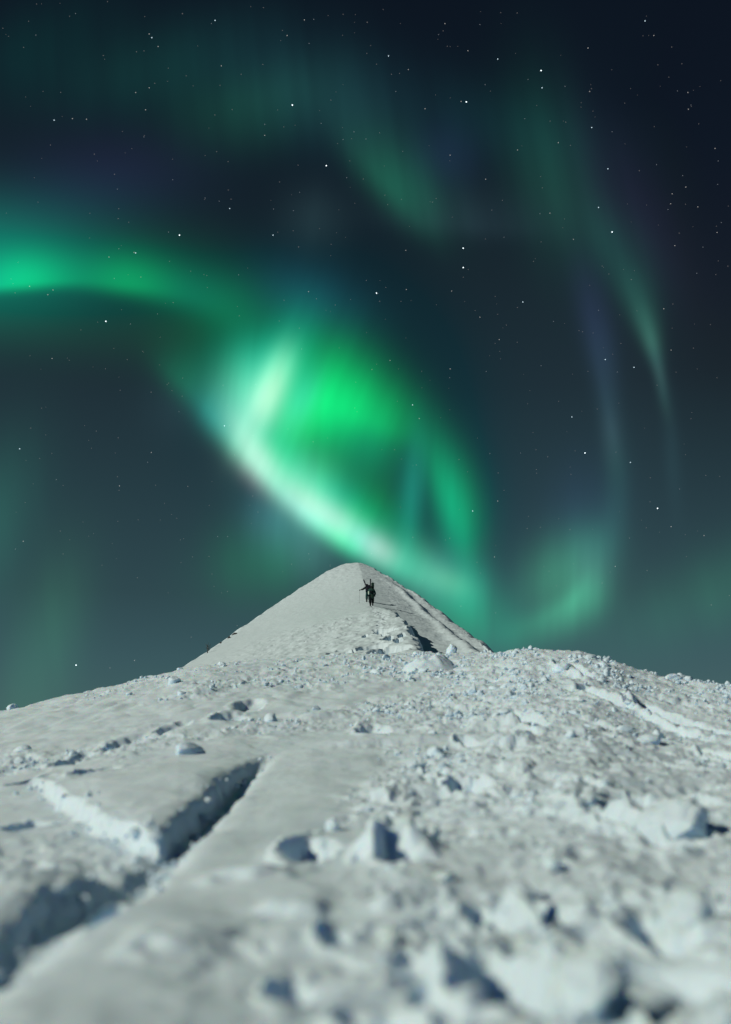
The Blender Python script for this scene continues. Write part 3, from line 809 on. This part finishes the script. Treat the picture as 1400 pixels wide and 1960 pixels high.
# ------------------------------------------------------------------ dark bits on the left flank
ROCK = plain("dark_rock", (0.035, 0.04, 0.045), 0.85, 0.4, 5.0)
for i, (x, y, w, h, lab) in enumerate([(450, 1212, 14, 7, "long dark rock jutting through the snow high on the left flank"),
                                       (440, 1219, 8, 6, "dark rock just below the long one on the left flank"),
                                       (424, 1229, 5, 5, "smallest dark rock, lowest on the left flank")]):
    X, Y, Z = peak_at(x, y + 2)
    v, f = lump(2, 40 + i, 0.7, 0.8)
    o = mesh_obj("rock", v, f, ROCK, smooth=False); s = w * Y / FPX / 2
    o.scale = (s, s * 0.7, s * h / w * 1.4); o.location = (X, Y, Z - 0.05); o.rotation_euler = (0.1, -0.6, 0.3)
    tag(o, lab, "rock")

# ------------------------------------------------------------------ tubes and skins
def tube(pts, rad, seg=8):
    """capped tube along points with a radius per point"""
    pts = [Vector(p) for p in pts]; vs, fs = [], []
    if isinstance(rad, (int, float)): rad = [rad] * len(pts)
    up = Vector((0.13, 0.21, 0.97))
    for i, p in enumerate(pts):
        d = (pts[min(i + 1, len(pts) - 1)] - pts[max(i - 1, 0)]).normalized()
        a = d.cross(up if abs(d.dot(up)) < 0.95 else Vector((1, 0, 0))).normalized(); b = d.cross(a)
        for j in range(seg):
            t = 2 * math.pi * j / seg
            vs.append(p + (a * math.cos(t) + b * math.sin(t)) * rad[i])
    n = len(pts)
    for i in range(n - 1):
        for j in range(seg):
            k = (j + 1) % seg
            fs.append((i * seg + j, i * seg + k, (i + 1) * seg + k, (i + 1) * seg + j))
    bm = bmesh.new(); bv = [bm.verts.new(v) for v in vs]
    for f in fs: bm.faces.new([bv[i] for i in f])
    bm.faces.new(bv[:seg][::-1]); bm.faces.new(bv[-seg:])
    return bm
def join_bm(dst, src):
    m = bpy.data.meshes.new("tmp"); src.to_mesh(m); src.free(); dst.from_mesh(m); bpy.data.meshes.remove(m)
def bm_obj(name, bm, mat, parent=None, smooth=True):
    bmesh.ops.recalc_face_normals(bm, faces=bm.faces)
    me = bpy.data.meshes.new(name); bm.to_mesh(me); bm.free()
    for p in me.polygons: p.use_smooth = smooth
    me.materials.append(mat)
    o = bpy.data.objects.new(name, me); COL.objects.link(o)
    if parent: o.parent = parent
    return o
def rbox(cx, cy, cz, sx, sy, sz, bev=0.03, seg=2):
    bm = bmesh.new(); bmesh.ops.create_cube(bm, size=1.0)
    for v in bm.verts: v.co = Vector((v.co.x * sx + cx, v.co.y * sy + cy, v.co.z * sz + cz))
    bmesh.ops.bevel(bm, geom=bm.edges[:], offset=bev, segments=seg, affect='EDGES', profile=0.6)
    return bm
def skin(name, joints, edges, mat, parent=None, sub=2, root=0):
    """one continuous surface grown round a jointed skeleton"""
    me = bpy.data.meshes.new(name)
    keys = list(joints)
    me.from_pydata([joints[k][0] for k in keys], [(keys.index(a), keys.index(b)) for a, b in edges], [])
    o = bpy.data.objects.new(name, me); COL.objects.link(o)
    md = o.modifiers.new("skin", 'SKIN'); md.use_smooth_shade = True
    for i, k in enumerate(keys):
        r = joints[k][1]
        sv = me.skin_vertices[0].data[i]
        sv.radius = (r, r) if isinstance(r, (int, float)) else r
        sv.use_root = (i == root)
    sd = o.modifiers.new("sub", 'SUBSURF'); sd.levels = sub; sd.render_levels = sub
    dg = bpy.context.evaluated_depsgraph_get()
    m2 = bpy.data.meshes.new_from_object(o.evaluated_get(dg))
    m2.name = name
    o.modifiers.clear(); o.data = m2; bpy.data.meshes.remove(me)
    m2.materials.clear(); m2.materials.append(mat)
    if parent: o.parent = parent
    return o

M_SKIN = plain("skin", (0.42, 0.27, 0.20), 0.6, 0.08)
M_BLACK = plain("black_shell_cloth", (0.006, 0.012, 0.017), 0.9, 0.3, 20, 0.08)
M_DARKTEAL = plain("dark_teal_cloth", (0.012, 0.05, 0.055), 0.75, 0.3, 18, 0.08)
M_NAVY = plain("navy_cloth", (0.010, 0.014, 0.032), 0.9, 0.3, 18, 0.08)
M_GREY = plain("grey_teal_cloth", (0.10, 0.20, 0.21), 0.75, 0.25, 16)
M_PALE = plain("pale_pack_cloth", (0.50, 0.66, 0.64), 0.7, 0.15, 14)
M_TEAL = plain("teal_cloth", (0.03, 0.20, 0.19), 0.7, 0.2, 14)
M_BOOT = plain("boot_rubber", (0.008, 0.010, 0.013), 0.7, 0.2, 12, 0.1)
M_BOARD = plain("board_base", (0.006, 0.026, 0.024), 0.55, 0.3, 4, 0.15)
M_TAN = plain("tan_gaiter", (0.33, 0.26, 0.20), 0.8, 0.15)
M_METAL = plain("pole_metal", (0.10, 0.11, 0.12), 0.35, 0.1, 8, 0.5, 0.8)

def glove(name, wrist, palm_dir, mat, parent):
    """palm and five curled fingers"""
    w = Vector(wrist); d = Vector(palm_dir).normalized()
    side = d.cross(Vector((0, 0, 1)));  side = side.normalized() if side.length > 0.1 else Vector((1, 0, 0))
    nrm = side.cross(d)
    bm = tube([w, w + d * 0.05, w + d * 0.10], [0.032, 0.044, 0.040], 10)
    for i, (o_, L) in enumerate([(-0.03, 0.070), (-0.010, 0.082), (0.011, 0.078), (0.031, 0.060)]):
        b = w + d * 0.095 + side * o_
        join_bm(bm, tube([b, b + d * L * 0.4 - nrm * 0.012, b + d * L * 0.62 - nrm * 0.040, b + d * L * 0.55 - nrm * 0.064], [0.0125, 0.012, 0.011, 0.009], 7))
    t = w + d * 0.035 - side * 0.036
    join_bm(bm, tube([t, t + d * 0.03 - side * 0.028 - nrm * 0.012, t + d * 0.058 - side * 0.018 - nrm * 0.036], [0.015, 0.0135, 0.011], 7))
    return bm_obj(name, bm, mat, parent)

def ski_pole(bot, top, label, mat=M_METAL):
    e = bpy.data.objects.new("ski_pole", None); COL.objects.link(e)
    e.location = bot; L = (Vector(top) - Vector(bot)); e.empty_display_size = 0.2
    def rel(t): return L * t
    bm_obj("shaft", tube([rel(0), rel(0.45), rel(0.9)], [0.008, 0.009, 0.010], 8), mat, e)
    bm_obj("grip", tube([rel(0.88), rel(0.93), rel(0.99), rel(1.0)], [0.016, 0.020, 0.020, 0.012], 8), M_BLACK, e)
    bm_obj("basket", tube([rel(0.05), rel(0.055), rel(0.07)], [0.010, 0.05, 0.012], 12), M_BLACK, e)
    tag(e, label, "ski pole")
    return e

def person(loc, rz, J, mats, label, H=1.0, B=1.36):
    """J: joint positions in metres with the hips at about 0.92, facing +Y"""
    root = bpy.data.objects.new("person", None); COL.objects.link(root)
    root.location = loc; root.rotation_euler = (0, 0, rz); root.scale = (H, H, H); root.empty_display_size = 0.3
    tag(root, label, "person")
    P_ = {k: Vector(v) for k, v in J.items()}
    def mid(a, b, t): return P_[a].lerp(P_[b], t)
    jt = {'pelvis': (P_['pelvis'], (0.135, 0.105)), 'waist': (mid('pelvis', 'chest', .45), (0.125, 0.095)), 'chest': (P_['chest'], (0.155, 0.115)),
          'neck': (P_['neck'], 0.055), 'jaw': (P_['neck'].lerp(P_['head'], .55), 0.075), 'head': (P_['head'], 0.098), 'crown': (P_['head'] + Vector((0, 0, 0.075)), 0.075)}
    ed = [('pelvis', 'waist'), ('waist', 'chest'), ('chest', 'neck'), ('neck', 'jaw'), ('jaw', 'head'), ('head', 'crown')]
    for s in ('l', 'r'):
        jt.update({s + 'sh': (P_[s + 'sh'], 0.062), s + 'el': (P_[s + 'el'], 0.043), s + 'wr': (P_[s + 'wr'], 0.029),
                   s + 'hip': (P_[s + 'hip'], 0.092), s + 'kn': (P_[s + 'kn'], 0.058), s + 'calf': (P_[s + 'kn'].lerp(P_[s + 'an'], .35), 0.056), s + 'an': (P_[s + 'an'], 0.040), s + 'toe': (P_[s + 'an'] + Vector((0, 0.16, -0.06)), 0.034)})
        ed += [('chest', s + 'sh'), (s + 'sh', s + 'el'), (s + 'el', s + 'wr'), ('pelvis', s + 'hip'), (s + 'hip', s + 'kn'), (s + 'kn', s + 'calf'), (s + 'calf', s + 'an'), (s + 'an', s + 'toe')]
    body = skin("body", jt, ed, M_SKIN, root)
    def bulk(d): return {k: (v[0], tuple(B * q for q in v[1]) if isinstance(v[1], tuple) else B * v[1]) for k, v in d.items()}
    # nose, brow and ears on the head
    hd = P_['head']
    bm = tube([hd + Vector((0, 0.075, 0.02)), hd + Vector((0, 0.118, -0.022)), hd + Vector((0, 0.085, -0.032))], [0.010, 0.016, 0.010], 8)
    for sx in (-1, 1): join_bm(bm, tube([hd + Vector((sx * 0.088, 0.0, 0.02)), hd + Vector((sx * 0.104, -0.008, 0.0)), hd + Vector((sx * 0.090, 0.0, -0.028))], [0.010, 0.018, 0.009], 7))
    bm_obj("face_features", bm, M_SKIN, root)
    # clothing
    jj = {k: (jt[k][0], jt[k][1]) for k in ('pelvis', 'waist', 'chest', 'neck')}
    jj['pelvis'] = (P_['pelvis'] + Vector((0, 0, -0.03)), (0.175, 0.14)); jj['waist'] = (jt['waist'][0], (0.17, 0.135)); jj['chest'] = (P_['chest'], (0.19, 0.15)); jj['neck'] = (P_['neck'] + Vector((0, 0, -0.01)), 0.078)
    je = [('pelvis', 'waist'), ('waist', 'chest'), ('chest', 'neck')]
    for s in ('l', 'r'):
        jj.update({s + 'sh': (P_[s + 'sh'], 0.088), s + 'el': (P_[s + 'el'], 0.066), s + 'wr': (P_[s + 'wr'].lerp(P_[s + 'el'], .05), 0.050)})
        je += [('chest', s + 'sh'), (s + 'sh', s + 'el'), (s + 'el', s + 'wr')]
    jk = skin("jacket", bulk(jj), je, mats['jacket'], root)
    tj = {'pelvis': (P_['pelvis'], (0.155, 0.125))}; te = []
    for s in ('l', 'r'):
        tj.update({s + 'hip': (P_[s + 'hip'], 0.118), s + 'kn': (P_[s + 'kn'], 0.088), s + 'hem': (P_[s + 'kn'].lerp(P_[s + 'an'], .82), 0.080)})
        te += [('pelvis', s + 'hip'), (s + 'hip', s + 'kn'), (s + 'kn', s + 'hem')]
    skin("trousers", bulk(tj), te, mats['trousers'], root)
    for s in ('l', 'r'):
        a = P_[s + 'an']
        bm = tube([a + Vector((0, -0.01, 0.20)), a + Vector((0, 0, 0.05)), a + Vector((0, 0.01, -0.03))], [0.075, 0.068, 0.066], 12)
        join_bm(bm, rbox(a.x, a.y + 0.06, a.z - 0.055, 0.10, 0.29, 0.09, 0.025))
        bm_obj("boot", bm, M_BOOT, root)
        d = P_[s + 'wr'] - P_[s + 'el']
        glove("glove", P_[s + 'wr'], d, M_BLACK, root)
    v, f = ico(3)
    v = v * [0.122, 0.135, 0.125]; v[:, 2] = np.maximum(v[:, 2], -0.03 - 0.05 * (v[:, 1] < 0)); v[:, 2] += 0.035
    hat = mesh_obj("hat", v + np.array(hd), f, mats['hat'], root)
    return root

def world_pt(root, p): return root.matrix_basis @ Vector(p)

# the nearer walker: seen from behind, dark board upright on a pale and teal pack
def foot_at(x, y, lo=60, hi=125): return Vector(peak_at(x, y, lo, hi))
A = foot_at(711.5, 1160, 80, 95)
JA = dict(pelvis=(0, 0.02, 0.94), chest=(0.0, 0.12, 1.30), neck=(0, 0.17, 1.48), head=(-0.02, 0.24, 1.63),
          lsh=(-0.20, 0.13, 1.40), lel=(-0.31, 0.20, 1.13), lwr=(-0.27, 0.40, 1.02), rsh=(0.20, 0.13, 1.40), rel=(0.32, 0.18, 1.13), rwr=(0.30, 0.38, 1.00),
          lhip=(-0.10, 0.02, 0.90), lkn=(-0.11, 0.06, 0.50), lan=(-0.10, -0.12, 0.10), rhip=(0.10, 0.03, 0.90), rkn=(0.12, 0.30, 0.58), ran=(0.11, 0.30, 0.20))
walker_a = person(A, 0.0, JA, dict(jacket=M_DARKTEAL, trousers=M_BLACK, hat=M_BLACK), "person in dark clothes climbing at the rear, a board upright on the back", 1.02)
tag(walker_a)
def pack(root, P0, w, d, h, mat, mat2, label, sides=None):
    e = bpy.data.objects.new("backpack", None); COL.objects.link(e); e.empty_display_size = 0.2
    e.location = world_pt(root, P0); e.rotation_euler = (math.radians(-14), 0, root.rotation_euler.z); e.scale = root.scale
    bm = rbox(0, 0, h / 2, w, d, h, 0.07, 3)
    for v in bm.verts:
        t = v.co.z / h
        v.co.x *= 0.86 + 0.22 * math.sin(math.pi * t) - 0.10 * t; v.co.y *= 0.9 + 0.2 * (1 - t)
    bm_obj("bag", bm, mat, e)
    bm_obj("lid", rbox(0, 0.01, h + 0.03, w * 0.82, d * 0.95, 0.11, 0.045, 3), mat2, e)
    bm_obj("front_pocket", rbox(0, -d * 0.55, h * 0.36, w * 0.66, d * 0.30, h * 0.48, 0.035, 2), mat2, e)
    for sx in (-1, 1):
        bm_obj("side_pocket", rbox(sx * w * 0.50, 0, h * 0.26, 0.09, d * 0.8, h * 0.46, 0.03, 2), (sides[(sx + 1) // 2] if sides else mat), e)
        bm_obj("shoulder_strap", tube([(sx * 0.11, d * 0.45, h * 0.86), (sx * 0.14, d * 0.5 + 0.12, h * 0.95), (sx * 0.15, d * 0.5 + 0.27, h * 0.72), (sx * 0.15, d * 0.45 + 0.13, h * 0.2)], 0.022, 8), M_BLACK, e)
    tag(e, label, "backpack")
    return e
pack(walker_a, (-0.04, -0.22, 0.96), 0.40, 0.26, 0.54, M_DARKTEAL, M_BLACK, "dark backpack with pale and teal side pockets on the walker at the rear", (M_PALE, M_TEAL))
# snowboard
def snowboard(loc, rot, label):
    L, W = 1.55, 0.27
    e = bpy.data.objects.new("snowboard", None); COL.objects.link(e); e.location = loc; e.rotation_euler = rot; e.empty_display_size = 0.2
    vs, n, m = [], 34, 7
    for i in range(n):
        t = i / (n - 1); z = t * L; q = abs(2 * t - 1)
        hw = W / 2 * (1 - 0.10 * (1 - q) ** 1.0) if q < 0.80 else W / 2 * math.sqrt(max(1e-4, 1 - ((q - 0.80) / 0.20) ** 2))
        y = 0.09 * max(0, (q - 0.82) / 0.18) ** 2
        for j in range(m): vs.append((hw * (2 * j / (m - 1) - 1), y, z))
    vs = np.array(vs); back = vs - [0, 0.012, 0]
    f = grid_faces(n, m); nv = len(vs)
    faces = [tuple(a) for a in f] + [tuple((a + nv)[::-1]) for a in f]
    ring = [i * m for i in range(n)] + [(n - 1) * m + j for j in range(1, m)] + [i * m + m - 1 for i in range(n - 2, -1, -1)] + [j for j in range(m - 2, 0, -1)]
    for a, b in zip(ring, ring[1:] + ring[:1]): faces.append((a, b, b + nv, a + nv))
    bm = bmesh.new(); bv = [bm.verts.new(p) for p in np.concatenate([vs, back])]
    for q in faces:
        try: bm.faces.new([bv[i] for i in q])
        except ValueError: pass
    bm_obj("deck", bm, M_BOARD, e)
    for z in (0.50, 1.05):
        b = rbox(0, -0.03, z, 0.20, 0.035, 0.13, 0.012)
        join_bm(b, rbox(-0.10, -0.10, z, 0.022, 0.17, 0.10, 0.01)); join_bm(b, rbox(0.10, -0.10, z, 0.022, 0.17, 0.10, 0.01))
        join_bm(b, tube([(-0.10, -0.14, z), (0, -0.185, z + 0.02), (0.10, -0.14, z)], 0.018, 8))
        bm_obj("binding", b, M_BLACK, e)
    tag(e, label, "snowboard")
    return e
snowboard(world_pt(walker_a, (0.06, -0.40, 0.58)), (math.radians(-12), math.radians(2), 0.0), "dark green snowboard strapped upright to the rear walker's backpack")

# the walker ahead, to the left
B = foot_at(705.5, 1152.5, 84, 110)
JB = dict(pelvis=(0, 0.02, 0.92), chest=(-0.04, 0.16, 1.27), neck=(-0.06, 0.24, 1.44), head=(-0.09, 0.33, 1.58),
          lsh=(-0.23, 0.16, 1.38), lel=(-0.46, 0.24, 1.22), lwr=(-0.66, 0.34, 1.18), rsh=(0.16, 0.17, 1.38), rel=(0.26, 0.24, 1.12), rwr=(0.22, 0.42, 1.00),
          lhip=(-0.10, 0.02, 0.88), lkn=(-0.12, 0.28, 0.56), lan=(-0.12, 0.22, 0.16), rhip=(0.10, 0.02, 0.88), rkn=(0.10, 0.04, 0.48), ran=(0.09, -0.14, 0.08))
walker_b = person(B, 0.12, JB, dict(jacket=M_BLACK, trousers=M_DARKTEAL, hat=M_NAVY), "person in dark clothes climbing ahead, left arm reaching out with a pole", 1.02)
pack(walker_b, (-0.02, -0.18, 0.94), 0.40, 0.26, 0.54, M_NAVY, M_BLACK, "dark backpack worn by the walker who is ahead on the left")
def ski(loc, rot, label):
    e = bpy.data.objects.new("ski", None); COL.objects.link(e); e.location = loc; e.rotation_euler = rot; e.empty_display_size = 0.2
    n = 26; L = 1.72; vs = []
    for i in range(n):
        t = i / (n - 1); z = t * L
        hw = 0.048 + 0.012 * (2 * t - 1) ** 2
        if t > 0.92: hw *= math.sqrt(max(0.02, 1 - ((t - 0.92) / 0.08) ** 2))
        y = 0.16 * max(0, (t - 0.86) / 0.14) ** 2
        vs += [(-hw, y, z), (hw, y, z), (hw, y - 0.016, z), (-hw, y - 0.016, z)]
    bm = bmesh.new(); bv = [bm.verts.new(p) for p in vs]
    for i in range(n - 1):
        for j in range(4):
            k = (j + 1) % 4
            bm.faces.new((bv[i * 4 + j], bv[i * 4 + k], bv[i * 4 + 4 + k], bv[i * 4 + 4 + j]))
    bm.faces.new(bv[:4]); bm.faces.new(bv[-4:])
    bm_obj("blade", bm, M_NAVY, e)
    b = rbox(0, -0.035, 0.72, 0.07, 0.05, 0.10, 0.01); bm_obj("heel_binding", b, M_METAL, e)
    b = rbox(0, -0.035, 0.98, 0.07, 0.05, 0.08, 0.01); bm_obj("toe_binding", b, M_METAL, e)
    tag(e, label, "ski")
    return e
ski(world_pt(walker_b, (0.10, -0.30, 0.55)), (math.radians(-8), math.radians(-20), 0.12), "ski slanting up to the left over the leading walker's shoulder")
ski(world_pt(walker_b, (0.14, -0.26, 0.55)), (math.radians(-8), math.radians(2), 0.12), "ski standing straight up behind the leading walker's head")
hand = world_pt(walker_b, (-0.74, 0.38, 1.16))
gx, gy = hand.x - 0.06, hand.y + 0.05
ski_pole((gx, gy, float(peak(np.array([gx]), np.array([gy]))[0]) - 0.04), hand + Vector((0.0, 0, 0.06)), "thin ski pole in the outstretched left hand of the leading walker")

# ------------------------------------------------------------------ little bare shrub on the left flank
M_TWIG = plain("twig_bark", (0.05, 0.045, 0.04), 0.9, 0.3)
X, Y, Z = peak_at(397, 1250)
sh_e = bpy.data.objects.new("shrub", None); COL.objects.link(sh_e); sh_e.location = (X, Y, Z - 0.03); sh_e.empty_display_size = 0.2
bm_obj("stem", tube([(0, 0, 0), (0.06, 0, 0.3), (-0.02, 0, 0.65)], [0.04, 0.03, 0.012], 7), M_TWIG, sh_e)
for k in range(11):
    t = 0.25 + 0.065 * k; a = k * 2.4
    b = Vector((0.06 * math.sin(t * 3), 0, 0.65 * t)); d = Vector((math.cos(a) * 0.22, math.sin(a) * 0.2, 0.17))
    bm_obj("twig", tube([b, b + d * 0.6, b + d + Vector((0, 0, 0.05))], [0.016, 0.012, 0.005], 5), M_TWIG, sh_e)
tag(sh_e, "tiny bare shrub poking through the snow low on the left flank", "shrub")

# ------------------------------------------------------------------ stars
STARS = {
 4: [(560,201),(625,317),(1036,135),(893,195),(1172,444),(887,475),(887,512),(721,561),(146,1273),(1259,973),(1120,867),(344,450),(203,615)],
 3: [(104,230),(291,72),(412,39),(440,399),(523,450),(260,484),(744,107),(953,113),(1038,168),(1133,244),(1235,40),(1164,323),(1146,397),(1001,578),(38,859),(430,815),(1214,703),(1207,885),(905,978),(1159,688),(1095,798),(790,775)],
 2: [(591,558),(257,483),(139,227),(166,228),(286,65),(303,89),(424,126),(550,68),(583,38),(286,168),(260,177),(279,210),(507,259),(209,492),(57,548),(102,555),(92,564),(782,133),(896,97),(883,194),(814,208),(1069,273),(991,287),(862,297),(930,343),
     (1098,458),(1053,408),(777,479),(778,554),(865,557),(919,607),(1271,591),(1373,445),(1336,396),(1287,371),(1284,390),(1369,284),(1313,358),(1292,470),(1318,209),(1317,177),(1129,175),(1126,92),(852,45),(1252,68),(862,706),(803,801),(947,1066),(953,959),(1178,1084),(1285,670),(956,650),(45,1036),(229,930),(290,866),(100,686),(258,1264),(1285,1008),(1348,1025),(747,690)],
 1: [(145,26),(69,67),(405,45),(601,37),(592,83),(507,238),(276,262),(228,476),(323,444),(457,526),(302,601),(250,620),(219,533),(225,362),(393,379),(420,385),(524,400),(574,368),(562,403),(331,344),(664,340),(678,252),(615,236),(657,267),(758,175),(840,66),(919,47),(1011,152),(1005,227),
     (1172,252),(1034,409),(965,454),(1060,615),(1146,594),(1381,426),(1279,401),(1307,336),(1374,353),(1375,308),(1323,201),(1297,174),(1346,473),(1334,523),(1257,315),(1082,165),(929,162),(701,266),(30,1051),(283,885),(343,788),(417,1027),(436,1027),(108,918),(578,668),(490,736),(861,723),(931,711),(938,868),(997,867),(1301,936),(1182,712),(949,1173),(1036,700)],
}
SR = 24000.0
M_STAR = {}
for k, e_ in {4: 1.05, 3: 0.5, 2: 0.2, 1: 0.10, 0: 0.055}.items():
    m = bpy.data.materials.new("starlight"); m.use_nodes = True; nt = m.node_tree; nt.nodes.clear()
    em = nt.nodes.new('ShaderNodeEmission'); ou = nt.nodes.new('ShaderNodeOutputMaterial')
    em.inputs[0].default_value = {4: (0.85, 0.97, 1.0, 1), 3: (0.70, 0.90, 1.0, 1), 2: (1.0, 0.95, 0.88, 1), 1: (0.85, 0.92, 1.0, 1), 0: (1.0, 0.90, 0.85, 1)}[k]; em.inputs[1].default_value = e_
    tr = nt.nodes.new('ShaderNodeBsdfTransparent'); ad = nt.nodes.new('ShaderNodeAddShader')
    nt.links.new(em.outputs[0], ad.inputs[0]); nt.links.new(tr.outputs[0], ad.inputs[1]); nt.links.new(ad.outputs[0], ou.inputs[0]); m.cycles.emission_sampling = 'NONE'; M_STAR[k] = m
pts = [(x, y, k, r) for k, r in ((4, 1.2), (3, 1.0), (2, 0.85), (1, 0.75)) for x, y in STARS[k]]
for _ in range(500):                                     # the faint rest, all over the sky
    u, v_ = rng.uniform(-180, 180), math.degrees(math.asin(rng.uniform(-0.02, 1.0)))
    pts.append((u, v_, 0, rng.uniform(0.8, 1.15)))
for _ in range(420):
    pts.append((*px_azel(rng.uniform(0, 1400) ** 1.0, rng.uniform(0, 1150)), 0, rng.uniform(0.55, 0.95)))
sv, sf = ico(1); vs, fs, mi, off = [], [], [], 0
for (x, y, k, r) in pts:
    if k: d = px_dir(x, y)
    else:
        a, e_ = math.radians(x), math.radians(y); d = np.array([math.sin(a) * math.cos(e_), math.cos(a) * math.cos(e_), math.sin(e_)])
    s = r / FPX * SR
    vs.append(sv * s + d * SR); fs.append(sf + off); off += len(sv); mi += [4 - k] * len(sf)
stars = mesh_obj("stars", np.concatenate(vs), np.concatenate(fs))
for k in (4, 3, 2, 1, 0): stars.data.materials.append(M_STAR[k])
stars.data.polygons.foreach_set('material_index', np.array(mi, np.int32))
tag(stars, "pinpoint stars scattered over the night sky", "stars", None, 'stuff')
